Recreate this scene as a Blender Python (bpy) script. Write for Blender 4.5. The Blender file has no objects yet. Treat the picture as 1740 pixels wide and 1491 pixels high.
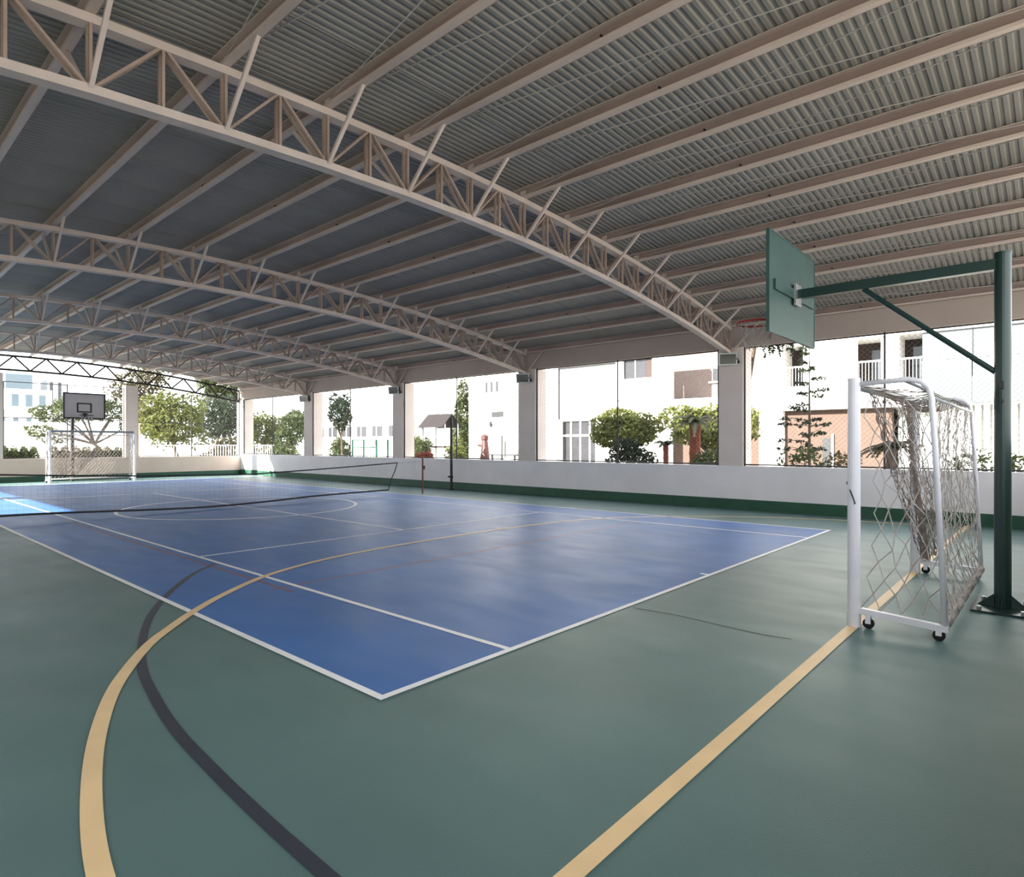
import bpy, bmesh, math, random
from mathutils import Vector, Matrix
random.seed(7)
S = bpy.context.scene
COL = S.collection
PI = math.pi

# ------------------------------------------------------------------ camera
cam_d = bpy.data.cameras.new('camera')
cam = bpy.data.objects.new('camera', cam_d)
COL.objects.link(cam)
cam.location = (0, 0, 1.55)
cam.rotation_euler = (PI / 2, 0, 0.7267 - PI / 2)
cam_d.sensor_fit = 'HORIZONTAL'
cam_d.sensor_width = 36
cam_d.lens = 36 * 1046.8 / 1740
cam_d.shift_y = 9.5 / 1740
cam_d.clip_start = 0.05
cam_d.clip_end = 1000
S.camera = cam

# ------------------------------------------------------------------ world, sun, exposure
W = bpy.data.worlds.new('hazy_sky')
S.world = W
W.use_nodes = True
bg = W.node_tree.nodes['Background']
bg.inputs['Color'].default_value = (0.93, 0.97, 1.0, 1)
bg.inputs['Strength'].default_value = 3.2
sun_d = bpy.data.lights.new('sun', 'SUN')
sun_d.energy = 24.0
sun_d.angle = math.radians(0.6)
sun_d.color = (1.0, 0.95, 0.87)
sun = bpy.data.objects.new('sun', sun_d)
COL.objects.link(sun)
PHI, ELEV = math.radians(19), math.radians(23.6)
to_sun = Vector((-math.cos(PHI) * math.cos(ELEV), math.sin(PHI) * math.cos(ELEV), math.sin(ELEV)))
sun.rotation_euler = to_sun.to_track_quat('Z', 'Y').to_euler()
sun.location = (-10, 40, 30)
S.view_settings.view_transform = 'Standard'
S.view_settings.look = 'None'
S.view_settings.gamma = 1
S.view_settings.use_curve_mapping = False
S.view_settings.exposure = 0.2

# ------------------------------------------------------------------ materials
def lin(c):
    return tuple(((x / 255) / 12.92 if x / 255 <= 0.04045 else ((x / 255 + 0.055) / 1.055) ** 2.4) for x in c)

MATS = {}
DARK_OUTDOORS = {'tan_plaster', 'pinkish_tile_wall', 'pale_green_glass', 'grey_window_glass', 'pale_blue_tower_glass', 'brown_shingles', 'turquoise_tube_paint', 'red_brown_plastic', 'orange_palm_trunk', 'bright_green_leaves', 'mid_green_leaves', 'dark_green_leaves', 'grey_green_leaves', 'olive_leaves', 'palm_leaflets', 'orange_foliage', 'grey_brown_bark', 'pale_tower_cladding'}
ALBEDO_SCALE = 0.85      # tone-balancing factor for every base colour outside the exempt set
FULL_ALBEDO = {'white_line_paint', 'yellow_line_paint', 'white_metal_paint', 'white_plaster', 'grey_white_wall_paint', 'column_paint', 'beige_wall_paint'}
def mat(name, rgb, rough=0.7, var=0.12, scale=3.0, metal=0.0, spec=0.4, bump=0.0, bscale=40, trans=0.0, stretch=None):
    if name in MATS:
        return MATS[name]
    m = bpy.data.materials.new(name)
    m.use_nodes = True
    nt = m.node_tree
    b = nt.nodes['Principled BSDF']
    c = lin(rgb)
    if name not in FULL_ALBEDO:
        c = tuple(x * ALBEDO_SCALE for x in c)
    if name in DARK_OUTDOORS:
        c = tuple(x * 0.85 for x in c)
    b.inputs['Roughness'].default_value = rough
    b.inputs['Metallic'].default_value = metal
    b.inputs['Specular IOR Level'].default_value = spec
    tc = nt.nodes.new('ShaderNodeTexCoord')
    src = tc.outputs['Object']
    if stretch:
        mp = nt.nodes.new('ShaderNodeMapping')
        mp.inputs['Scale'].default_value = stretch
        nt.links.new(src, mp.inputs['Vector'])
        src = mp.outputs['Vector']
    n = nt.nodes.new('ShaderNodeTexNoise')
    n.inputs['Scale'].default_value = scale
    n.inputs['Detail'].default_value = 4
    nt.links.new(src, n.inputs['Vector'])
    r = nt.nodes.new('ShaderNodeMapRange')
    r.inputs['From Min'].default_value = 0.3
    r.inputs['From Max'].default_value = 0.7
    r.inputs['To Min'].default_value = 1 - var
    r.inputs['To Max'].default_value = 1 + var
    nt.links.new(n.outputs['Fac'], r.inputs['Value'])
    mx = nt.nodes.new('ShaderNodeMix')
    mx.data_type = 'RGBA'
    mx.blend_type = 'MULTIPLY'
    mx.inputs['Factor'].default_value = 1
    mx.inputs[6].default_value = (*c, 1)
    nt.links.new(r.outputs['Result'], mx.inputs[7])
    nt.links.new(mx.outputs[2], b.inputs['Base Color'])
    if bump:
        n2 = nt.nodes.new('ShaderNodeTexNoise')
        n2.inputs['Scale'].default_value = bscale
        nt.links.new(tc.outputs['Object'], n2.inputs['Vector'])
        bp = nt.nodes.new('ShaderNodeBump')
        bp.inputs['Strength'].default_value = bump
        bp.inputs['Distance'].default_value = 0.01
        nt.links.new(n2.outputs['Fac'], bp.inputs['Height'])
        nt.links.new(bp.outputs['Normal'], b.inputs['Normal'])
    if trans:
        b.inputs['Transmission Weight'].default_value = trans
    MATS[name] = m
    return m

def vary_rough(m, lo, hi, stretch):
    nt = m.node_tree
    b = nt.nodes['Principled BSDF']
    tc = nt.nodes.new('ShaderNodeTexCoord')
    mp = nt.nodes.new('ShaderNodeMapping')
    mp.inputs['Scale'].default_value = stretch
    n = nt.nodes.new('ShaderNodeTexNoise')
    n.inputs['Scale'].default_value = 1.0
    n.inputs['Detail'].default_value = 6
    r = nt.nodes.new('ShaderNodeMapRange')
    r.inputs['From Min'].default_value = 0.35
    r.inputs['From Max'].default_value = 0.65
    r.inputs['To Min'].default_value = lo
    r.inputs['To Max'].default_value = hi
    nt.links.new(tc.outputs['Object'], mp.inputs['Vector'])
    nt.links.new(mp.outputs['Vector'], n.inputs['Vector'])
    nt.links.new(n.outputs['Fac'], r.inputs['Value'])
    nt.links.new(r.outputs['Result'], b.inputs['Roughness'])

def leaf_mat(name, rgb, var=0.45, scale=1.6):
    if name in MATS:
        return MATS[name]
    m = mat(name, rgb, rough=0.6, var=var, scale=scale, spec=0.2)
    nt = m.node_tree
    b = nt.nodes['Principled BSDF']
    out = nt.nodes['Material Output']
    t = nt.nodes.new('ShaderNodeBsdfTranslucent')
    col = b.inputs['Base Color'].links[0].from_socket
    nt.links.new(col, t.inputs['Color'])
    ms = nt.nodes.new('ShaderNodeMixShader')
    ms.inputs['Fac'].default_value = 0.35
    nt.links.new(b.outputs['BSDF'], ms.inputs[1])
    nt.links.new(t.outputs['BSDF'], ms.inputs[2])
    nt.links.new(ms.outputs['Shader'], out.inputs['Surface'])
    return m

M_green = mat('green_court_paint', (100, 130, 128), rough=0.55, var=0.10, scale=0.8, spec=0.32, bump=0.12, bscale=90)
M_blue = mat('blue_court_paint', (62, 118, 192), rough=0.55, var=0.10, scale=0.7, spec=0.28, bump=0.12, bscale=90)
vary_rough(M_green, 0.44, 0.51, (3.5, 1.2, 1))
vary_rough(M_blue, 0.44, 0.51, (3.5, 1.2, 1))
M_white_line = mat('white_line_paint', (250, 251, 252), rough=0.5, var=0.06, scale=4)
M_yellow_line = mat('yellow_line_paint', (240, 208, 158), rough=0.5, var=0.06, scale=4)
M_black_line = mat('black_line_paint', (58, 62, 74), rough=0.5, var=0.10, scale=4)
M_red_line = mat('worn_red_line_paint', (132, 92, 112), rough=0.5, var=0.25, scale=5)
M_crack = mat('floor_crack', (92, 96, 88), rough=0.7)
M_wall = mat('grey_white_wall_paint', (240, 236, 240), rough=0.8, var=0.05, scale=1.2, bump=0.15)
M_wall_far = mat('beige_wall_paint', (216, 199, 188), rough=0.8, var=0.05, scale=1.2, bump=0.15)
M_band = mat('dark_green_band_paint', (46, 92, 72), rough=0.5, var=0.12, scale=2)
M_col = mat('column_paint', (224, 212, 207), rough=0.8, var=0.05, scale=1.5, bump=0.1)
M_beam = mat('eaves_beam_paint', (180, 166, 158), rough=0.75, var=0.06, scale=1.0)
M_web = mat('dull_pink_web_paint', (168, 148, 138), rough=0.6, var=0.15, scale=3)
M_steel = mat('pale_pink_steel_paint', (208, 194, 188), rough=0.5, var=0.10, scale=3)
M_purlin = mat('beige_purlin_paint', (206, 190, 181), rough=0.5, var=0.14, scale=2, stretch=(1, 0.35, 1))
M_purlin_web = mat('shaded_mauve_purlin_web', (152, 134, 128), rough=0.6, var=0.2, scale=2, stretch=(1, 0.35, 1))  # mauve primer hue, darkened to put the channel's inner shade into the colour
M_sheet = mat('galvanised_roof_sheet', (155, 152, 147), rough=0.5, var=0.10, scale=0.5, spec=0.4)
M_end_truss = mat('backlit_tone_end_truss', (44, 42, 40), rough=0.6)  # dark tone puts the backlit look against the sky into the colour
M_rod = mat('galvanised_rod', (176, 172, 168), rough=0.4)
M_post_green = mat('green_pole_paint', (7, 48, 44), rough=0.32, var=0.08, spec=0.6)
M_board_back = mat('green_board_back', (52, 84, 81), rough=0.45, var=0.12, scale=4)
M_board_white = mat('white_board_face', (206, 198, 196), rough=0.5, var=0.05)
M_dark = mat('dark_metal', (40, 42, 44), rough=0.5)
M_dark_frame = mat('dark_fence_pipe', (52, 50, 54), rough=0.5)
M_wire = mat('fence_wire', (122, 128, 128), rough=0.5)
M_white_metal = mat('white_metal_paint', (226, 226, 234), rough=0.35, var=0.05, spec=0.5)
M_tube_grey = mat('grey_goal_tube', (150, 156, 160), rough=0.35)
M_net = mat('weathered_net_cord', (196, 188, 182), rough=0.8, var=0.25, scale=8)
M_net_brown = mat('brownish_net_cord', (150, 136, 128), rough=0.8, var=0.25, scale=8)
M_net_dark = mat('dark_net_cord', (60, 62, 68), rough=0.8)
M_rubber = mat('black_rubber', (28, 28, 30), rough=0.8)
M_red = mat('red_rim_paint', (190, 44, 44), rough=0.4)
M_chrome = mat('bright_bolt', (210, 212, 216), rough=0.25, metal=0.8)
M_rust = mat('rusty_red_steel', (140, 92, 84), rough=0.7)
M_lampglass = mat('floodlight_glass', (58, 66, 64), rough=0.12, spec=0.7)
M_lampbody = mat('floodlight_body', (214, 218, 214), rough=0.5)
M_plaster = mat('white_plaster', (234, 232, 228), rough=0.85, var=0.03)
M_tan = mat('tan_plaster', (102, 83, 73), rough=0.85, var=0.06)
M_pink = mat('pinkish_tile_wall', (134, 119, 113), rough=0.85, var=0.08, scale=6)
M_brown = mat('brown_wall_panel', (58, 44, 38), rough=0.7, var=0.1)
M_glass = mat('pale_green_glass', (108, 116, 118), rough=0.12, var=0.05, spec=0.6)
M_darkglass = mat('dark_window_glass', (60, 62, 66), rough=0.1, spec=0.6)
M_greyglass = mat('grey_window_glass', (66, 66, 70), rough=0.15, spec=0.6)
M_towerglass = mat('pale_blue_tower_glass', (120, 138, 150), rough=0.2, var=0.04)
M_tower = mat('pale_tower_cladding', (190, 196, 202), rough=0.7, var=0.04)
M_ground = mat('pale_paving', (186, 180, 168), rough=0.9, var=0.08, scale=0.5)
M_bark = mat('grey_brown_bark', (96, 84, 72), rough=0.9, var=0.25, scale=8)
M_palm_trunk = mat('orange_palm_trunk', (116, 62, 42), rough=0.9, var=0.25, scale=8)
L_bright = leaf_mat('bright_green_leaves', (112, 118, 64))
L_mid = leaf_mat('mid_green_leaves', (82, 92, 56))
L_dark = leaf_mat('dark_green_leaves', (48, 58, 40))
L_grey = leaf_mat('grey_green_leaves', (76, 86, 68))
L_olive = leaf_mat('olive_leaves', (92, 86, 58))
L_palm = leaf_mat('palm_leaflets', (96, 98, 72))
L_orange = leaf_mat('orange_foliage', (120, 56, 40))
M_roof_tile = mat('brown_shingles', (36, 28, 28), rough=0.8, var=0.2, scale=14)
M_turq = mat('turquoise_tube_paint', (24, 92, 76), rough=0.4)
M_terracotta = mat('red_brown_plastic', (84, 42, 38), rough=0.5)

# ------------------------------------------------------------------ mesh helpers
class MB:
    def __init__(self):
        self.v, self.f = [], []
    def add(self, vs, fs):
        k = len(self.v)
        self.v += [tuple(p) for p in vs]
        self.f += [tuple(i + k for i in f) for f in fs]
        return self
    def box(self, a, b):
        (x0, y0, z0), (x1, y1, z1) = a, b
        return self.add([(x0, y0, z0), (x1, y0, z0), (x1, y1, z0), (x0, y1, z0), (x0, y0, z1), (x1, y0, z1), (x1, y1, z1), (x0, y1, z1)],
                        [(0, 3, 2, 1), (4, 5, 6, 7), (0, 1, 5, 4), (1, 2, 6, 5), (2, 3, 7, 6), (3, 0, 4, 7)])
    def bevbox(self, a, b, r):
        (x0, y0, z0), (x1, y1, z1) = a, b
        bm = bmesh.new()
        bmesh.ops.create_cube(bm, size=1)
        for v in bm.verts:
            v.co = ((x0 + x1) / 2 + v.co.x * (x1 - x0), (y0 + y1) / 2 + v.co.y * (y1 - y0), (z0 + z1) / 2 + v.co.z * (z1 - z0))
        bmesh.ops.bevel(bm, geom=bm.edges[:], offset=r, segments=2, affect='EDGES')
        bm.verts.ensure_lookup_table()
        self.add([v.co[:] for v in bm.verts], [[v.index for v in f.verts] for f in bm.faces])
        bm.free()
        return self
    def bar(self, p, q, w, h, up=(0, 0, 1)):
        """rectangular bar from p to q: w sideways, h along up"""
        p, q = Vector(p), Vector(q)
        d = (q - p).normalized()
        up = Vector(up)
        s = d.cross(up)
        if s.length < 1e-4:
            s = d.cross(Vector((0, 1, 0)))
        s.normalize()
        u = s.cross(d).normalized()
        vs = []
        for c in (p, q):
            for a, b in ((-1, -1), (1, -1), (1, 1), (-1, 1)):
                vs.append(c + s * (a * w / 2) + u * (b * h / 2))
        return self.add(vs, [(0, 1, 2, 3), (7, 6, 5, 4), (0, 4, 5, 1), (1, 5, 6, 2), (2, 6, 7, 3), (3, 7, 4, 0)])
    def tube(self, pts, r, n=8, cap=True):
        pts = [Vector(p) for p in pts]
        rs = r if isinstance(r, (list, tuple)) else [r] * len(pts)
        rings = []
        prev = None
        for i, p in enumerate(pts):
            t = (pts[min(i + 1, len(pts) - 1)] - pts[max(i - 1, 0)])
            if t.length < 1e-9:
                t = Vector((0, 0, 1))
            t.normalize()
            if prev is None:
                s = t.cross(Vector((0, 0, 1)))
                if s.length < 1e-3:
                    s = t.cross(Vector((0, 1, 0)))
            else:
                s = prev - t * prev.dot(t)
            s.normalize()
            prev = s
            u = t.cross(s)
            rings.append([p + (s * math.cos(2 * PI * k / n) + u * math.sin(2 * PI * k / n)) * rs[i] for k in range(n)])
        vs = [v for ring in rings for v in ring]
        fs = []
        for i in range(len(pts) - 1):
            for k in range(n):
                a, b = i * n + k, i * n + (k + 1) % n
                fs.append((a, b, b + n, a + n))
        if cap:
            fs.append(tuple(range(n - 1, -1, -1)))
            fs.append(tuple((len(pts) - 1) * n + k for k in range(n)))
        return self.add(vs, fs)
    def disc(self, c, r, z0, z1, n=20):
        x, y = c
        return self.tube([(x, y, z0), (x, y, z1)], r, n)
    def ribbon(self, pts, w, z):
        """flat painted strip along a polyline on the floor"""
        P = [Vector((x, y)) for x, y in pts]
        vs = []
        for i, p in enumerate(P):
            t = (P[min(i + 1, len(P) - 1)] - P[max(i - 1, 0)]).normalized()
            n = Vector((-t.y, t.x)) * (w / 2)
            vs += [(p.x + n.x, p.y + n.y, z), (p.x - n.x, p.y - n.y, z)]
        return self.add(vs, [(2 * i + 1, 2 * i + 3, 2 * i + 2, 2 * i) for i in range(len(P) - 1)])
    def torus(self, c, R, r, nu=28, nv=6):
        vs, fs = [], []
        for i in range(nu):
            a = 2 * PI * i / nu
            for j in range(nv):
                b = 2 * PI * j / nv
                vs.append((c[0] + (R + r * math.cos(b)) * math.cos(a), c[1] + (R + r * math.cos(b)) * math.sin(a), c[2] + r * math.sin(b)))
        for i in range(nu):
            for j in range(nv):
                fs.append((i * nv + j, ((i + 1) % nu) * nv + j, ((i + 1) % nu) * nv + (j + 1) % nv, i * nv + (j + 1) % nv))
        return self.add(vs, fs)
    def build(self, name, m, parent=None, smooth=False, loc=None, fix=False):
        me = bpy.data.meshes.new(name)
        o_ = Vector(loc) if loc is not None else Vector((0, 0, 0))
        me.from_pydata([(Vector(p) - o_) for p in self.v], [], self.f)
        if fix:
            bm = bmesh.new()
            bm.from_mesh(me)
            bmesh.ops.recalc_face_normals(bm, faces=bm.faces[:])
            bm.to_mesh(me)
            bm.free()
        me.materials.append(m)
        if smooth:
            me.shade_smooth()
        o = bpy.data.objects.new(name, me)
        COL.objects.link(o)
        o.location = o_
        if parent is not None:
            o.parent = parent
            o.location = o_ - Vector(parent['_w']) if '_w' in parent else o_
        return o

def tag(o, label=None, cat=None, group=None, kind=None):
    if label: o['label'] = label
    if cat: o['category'] = cat
    if group: o['group'] = group
    if kind: o['kind'] = kind
    return o

def empty(name, loc, label=None, cat=None, group=None, kind=None):
    o = bpy.data.objects.new(name, None)
    COL.objects.link(o)
    o.location = loc
    o.empty_display_size = 0.2
    return tag(o, label, cat, group, kind)

class Thing:
    """an Empty at the thing's base; parts are given in world coordinates and stored relative to it"""
    def __init__(self, name, loc, label, cat, group=None, kind=None):
        self.loc = Vector(loc)
        self.o = empty(name, loc, label, cat, group, kind)
    def part(self, name, mb, m, smooth=False, label=None, kind=None, fix=False):
        p = MB()
        p.v = [(Vector(v) - self.loc) for v in mb.v]
        p.f = mb.f
        o = p.build(name, m, self.o, smooth, fix=fix)
        if label: o['label'] = label
        if kind: o['kind'] = kind
        return o
    def sub(self, parent, name, mb, m, smooth=False, label=None, kind=None):
        o = self.part(name, mb, m, smooth, label, kind)
        o.parent = parent
        return o

def copy_tree(o, parent=None):
    c = o.copy()
    COL.objects.link(c)
    c.parent = parent
    for ch in list(o.children):
        copy_tree(ch, c)
    return c

ORD = ['first', 'second', 'third', 'fourth', 'fifth', 'sixth', 'seventh', 'eighth', 'ninth', 'tenth', 'eleventh', 'twelfth',
       'thirteenth', 'fourteenth', 'fifteenth', 'sixteenth', 'seventeenth', 'eighteenth']

# ------------------------------------------------------------------ setting: ground and floor
XR, XL, YF, YN = 14.5, -4.0, 31.7, -0.75      # inner faces of the hall
g = MB().box((-160, -160, -0.35), (220, 320, -0.12)).build('ground', M_ground)
tag(g, 'pale paved ground around the sports hall', 'ground', kind='structure')
fl = MB().box((XL - 0.4, YN - 0.4, -0.12), (XR + 0.4, YF + 0.4, 0)).build('floor', M_green)
tag(fl, 'green painted court floor of the sports hall', kind='structure')
X0, X1, XS0, XS1, XC = 2.28, 12.05, 3.46, 10.86, 7.0
YB, YS, YNET, YS2, YB2 = 3.09, 8.83, 15.1, 21.4, 27.1
MB().box((X0, YB, 0), (X1, YB2 + 1.6, 0.002)).build('blue_court_area', M_blue, fl)
LW = 0.055
def line(name, pts, w, z, m):
    return MB().ribbon(pts, w, z).build(name, m, fl)
h = LW / 2
line('court_line', [(X0 - h, YB), (X1 + h, YB)], LW, 0.0046, M_white_line)
line('court_line', [(X0, YB - h), (X0, YB2)], LW, 0.004, M_white_line)
line('court_line', [(X1, YB - h), (X1, YB2)], LW, 0.004, M_white_line)
line('court_line', [(XS0, YB), (XS0, YB2)], LW, 0.004, M_white_line)
line('court_line', [(XS1, YB), (XS1, YB2)], LW, 0.004, M_white_line)
line('court_line', [(XS0, YS), (XS1, YS)], LW, 0.004, M_white_line)
line('court_line', [(XS0, YS2), (XS1, YS2)], LW, 0.004, M_white_line)
line('court_line', [(XC, YS), (XC, YS2)], LW, 0.0036, M_white_line)
line('centre_mark', [(XC, YB), (XC, YB + 0.12)], LW, 0.0036, M_white_line)
line('goal_line', [(0.6, 28.95), (XR - 0.1, 28.95)], 0.12, 0.0046, M_white_line)
line('centre_circle', [(XC + 2.68 * math.cos(a * PI / 48), YNET + 2.68 * math.sin(a * PI / 48)) for a in range(97)], 0.07, 0.003, M_white_line)
def smooth_pts(P, k=8):
    out = []
    n = len(P)
    for i in range(n - 1):
        p0, p1, p2, p3 = P[max(i - 1, 0)], P[i], P[i + 1], P[min(i + 2, n - 1)]
        for s in range(k):
            t = s / k
            out.append(tuple(0.5 * ((2 * p1[j]) + (-p0[j] + p2[j]) * t + (2 * p0[j] - 5 * p1[j] + 4 * p2[j] - p3[j]) * t * t + (-p0[j] + 3 * p1[j] - 3 * p2[j] + p3[j]) * t ** 3) for j in (0, 1)))
    out.append(P[-1])
    return out
half = [(0.60, 1.31), (0.62, 2.0), (0.67, 2.57), (0.78, 3.12), (0.95, 3.72), (1.18, 4.33), (1.41, 4.79), (1.71, 5.28), (2.0, 5.64), (2.31, 5.99), (2.76, 6.42), (3.43, 6.93), (4.1, 7.24), (4.7, 7.41), (5.44, 7.52), (6.2, 7.58)]
arc = half + [(7.3, 7.6)] + [(14.6 - x, y) for x, y in reversed(half)]
line('goal_area_line', smooth_pts(arc), 0.082, 0.005, M_yellow_line)
line('goal_line', [(0.2, 1.31), (XR - 0.1, 1.31)], 0.085, 0.0054, M_yellow_line)
blk = [(1.21, 1.39), (1.21, 1.95), (1.22, 2.5), (1.245, 3.05), (1.28, 3.54), (1.35, 4.05), (1.47, 4.68), (1.66, 5.3), (1.92, 5.98), (2.23, 6.6), (2.6, 7.2), (3.02, 7.78), (3.4, 8.15)]
line('three_point_line', smooth_pts(blk), 0.062, 0.0033, M_black_line)
line('volleyball_line', [(3.3, 6.0), (3.3, 15.0)], 0.045, 0.0028, M_red_line)
line('volleyball_line', [(3.2, 6.27), (10.9, 6.27)], 0.045, 0.0025, M_red_line)
crack = [(5.12, 3.02), (5.16, 2.59), (5.12, 2.19), (5.09, 1.83), (5.13, 1.59)]
line('floor_crack', crack, 0.018, 0.0012, M_crack)

# ------------------------------------------------------------------ setting: walls
def struct(name, mb, m, label=None):
    o = mb.build(name, m)
    o['kind'] = 'structure'
    if label: o['label'] = label
    return o
struct('wall_right', MB().box((XR, YN - 0.2, 0), (XR + 0.2, YF + 0.3, 1.03)), M_wall, 'low pale grey wall along the right side of the court')
struct('baseboard_right', MB().box((XR - 0.012, YN, 0), (XR, YF - 0.012, 0.245)), M_band, 'dark green band at the foot of the right wall')
struct('wall_far', MB().box((XL - 0.2, YF, 0), (XR, YF + 0.2, 0.95)), M_wall_far, 'low beige wall across the far end')
struct('baseboard_far', MB().box((XL, YF - 0.012, 0), (XR - 0.013, YF, 0.22)), M_band, 'dark green band at the foot of the far wall')
struct('wall_left', MB().box((XL - 0.2, YN - 0.2, 0), (XL, YF, 1.03)), M_wall, 'low wall along the left side of the court')
struct('wall_near', MB().box((XL, YN - 0.2, 0), (XR, YN, 1.6)), M_wall_far, 'beige wall across the near end behind the camera')
struct('trim_1', MB().box((XR, YN - 0.2, 3.85), (XR + 0.3, YF + 0.3, 4.44)), M_beam, 'deep beige eaves beam running above the right wall')
struct('trim_2', MB().box((XL - 0.3, YN - 0.2, 3.78), (XL, YF + 0.3, 4.38)), M_beam, 'deep beige eaves beam running above the left wall')

# ------------------------------------------------------------------ columns
def column(x0, x1, y0, y1, z0, z1, label):
    t = Thing('concrete_column', ((x0 + x1) / 2, (y0 + y1) / 2, z0), label, 'column', 'columns around the hall')
    zs = [z0] + [z for z in (1.45, 2.10, 2.75, 3.40) if z0 < z < z1] + [z1]
    core = MB().box((x0 + 0.008, y0 + 0.008, z0), (x1 - 0.008, y1 - 0.008, z1))
    t.part('core', core, M_col)
    for a, b in zip(zs[:-1], zs[1:]):
        t.part('block', MB().box((x0, y0, a + (0.005 if a > z0 else 0)), (x1, y1, b - (0.005 if b < z1 else 0))), M_col)
    return t
CY = [(5.60, 6.18), (11.95, 12.62), (18.35, 18.97), (24.76, 25.42), (31.42, 32.1)]
CL = ['wide pale column nearest the camera on the right wall, under the floodlight',
      'second column from the near end of the right wall',
      'third column from the near end of the right wall',
      'fourth column from the near end of the right wall',
      'corner column where the right wall meets the far wall']
for (a, b), lb in zip(CY, CL):
    column(XR + 0.0, XR + 0.55, a, b, 1.03, 3.85, lb)
column(XR, XR + 0.55, -0.85, -0.22, 1.03, 3.85, 'column at the near corner of the right wall')
column(9.24, 9.74, YF - 0.05, YF + 0.4, 0.95, 4.22, 'pale column in the middle of the far wall, right of the white backboard')
column(4.42, 4.90, YF - 0.05, YF + 0.4, 0.95, 4.42, 'far wall column cut by the left edge of the picture')
for k, y in enumerate((5.9, 12.3, 18.65, 25.1)):
    pass
for a, b in CY:
    column(XL - 0.55, XL, a, b, 1.03, 3.78, 'column on the left wall beside the %s truss' % ORD[CY.index((a, b))])

# ------------------------------------------------------------------ roof trusses
NX = [14.43 - 1.081 * k for k in range(18)]
def ZB(x): return 4.56 - 0.0099 * (x - 5.24) ** 2
def ZT(x): return ZB(x) + 0.57
TY = [5.90, 12.28, 18.66, 25.08, 31.72]
def truss(y, label, thin=False):
    t = Thing('roof_truss', (5.24, y, ZB(5.24)), label, 'roof truss', 'arched trusses across the hall')
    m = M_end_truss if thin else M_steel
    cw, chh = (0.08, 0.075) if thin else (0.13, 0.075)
    ww = 0.055 if thin else 0.04
    def chord(name, zf, ends):
        mb = MB()
        xs = [x for x in NX]
        xs = [ends[0]] + xs[1:-1] + [ends[1]]
        for a, b in zip(xs[:-1], xs[1:]):
            mb.bar((a, y, zf(a)), (b, y, zf(b)), cw, chh)
        t.part(name, mb, m)
    chord('bottom_chord', ZB, (NX[0], NX[-1]))
    chord('top_chord', ZT, (NX[0], NX[-1]))
    off = 0.0 if thin else 0.038
    def web(name, p, q):
        mb = MB()
        if thin: mb.bar((p[0], y, p[1]), (q[0], y, q[1]), ww, ww, up=(0, 1, 0))
        for s in (() if thin else (-1, 1)):
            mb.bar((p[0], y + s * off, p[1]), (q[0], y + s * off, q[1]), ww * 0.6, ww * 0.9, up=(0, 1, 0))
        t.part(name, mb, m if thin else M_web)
    for i in range(len(NX)):
        x = NX[i]
        if 0 < i < len(NX) - 1 and not thin:
            web('post', (x, ZB(x)), (x, ZT(x)))
        if i < len(NX) - 1:
            xm = (NX[i] + NX[i + 1]) / 2
            if i > 0 or True:
                web('diagonal', (NX[i], ZB(NX[i])), (xm, ZT(xm)))
                web('diagonal', (NX[i + 1], ZB(NX[i + 1])), (xm, ZT(xm)))
            if not thin:
                web('post', (xm, ZT(xm)), (xm, ZB(xm)))
    for x in (NX[0], NX[-1]):
        web('end_post', (x, ZB(x) - 0.0), (x, ZT(x)))
    if not thin:
        for i, x in enumerate(NX):
            for s in (-1, 1):
                mb = MB().bar((x, y + s * 0.06, ZB(x) + 0.02), (x, y + s * 0.70, ZT(x) + 0.06), 0.035, 0.035)
                t.part('fly_brace', mb, m)
        for x, sg in ((NX[0], 1), (NX[-1], -1)):
            mb = MB().box((min(x, x + sg * 0.12), y - 0.14, ZB(x) - 0.05), (max(x, x + sg * 0.12), y + 0.14, ZB(x) + 0.0))
            t.part('bearing_plate', mb, m)
    return t
TL = ['nearest arched steel roof truss, largest in the picture, landing on the column with the floodlight',
      'second arched steel roof truss from the camera',
      'third arched steel roof truss from the camera',
      'fourth arched steel roof truss, just before the open far end',
      'thin dark lattice truss closing the far end against the sky']
first = truss(TY[0], TL[0])
for y, lb in zip(TY[1:4], TL[1:4]):
    c = copy_tree(first.o)
    c.location.y = y
    c['label'] = lb
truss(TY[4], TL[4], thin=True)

# ------------------------------------------------------------------ purlins
for k, x in enumerate(NX):
    z0 = ZT(x) + 0.04
    hgt, fw, tk = 0.155, 0.075, 0.008
    ya, yb = YN - 0.6, YF + 0.1
    t = Thing('roof_purlin', (x, (ya + yb) / 2, z0), 'beige channel purlin running the length of the roof, %s from the right eaves beam' % ORD[k], 'purlin', 'purlins under the roof')
    xw = x + fw / 2
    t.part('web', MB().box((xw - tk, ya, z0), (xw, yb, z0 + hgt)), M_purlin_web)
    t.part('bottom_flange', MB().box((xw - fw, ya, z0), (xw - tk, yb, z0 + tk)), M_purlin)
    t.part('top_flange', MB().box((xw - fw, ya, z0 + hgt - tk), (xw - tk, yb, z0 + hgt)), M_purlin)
    t.part('lip', MB().box((xw - fw, ya, z0 + tk), (xw - fw + tk, yb, z0 + 0.035)), M_purlin)
    for y in TY[:4]:
        t.part('cleat', MB().box((xw - tk - 0.009, y - 0.05, z0 + 0.01), (xw - tk - 0.001, y + 0.05, z0 + 0.13)), M_steel)
    for y in (3.1, 9.1, 15.5, 21.9):
        t.part('sag_rod_bolt', MB().tube([(xw - tk - 0.04, y, z0 + 0.08), (xw - tk, y, z0 + 0.08)], 0.011, 6), M_dark)

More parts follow.
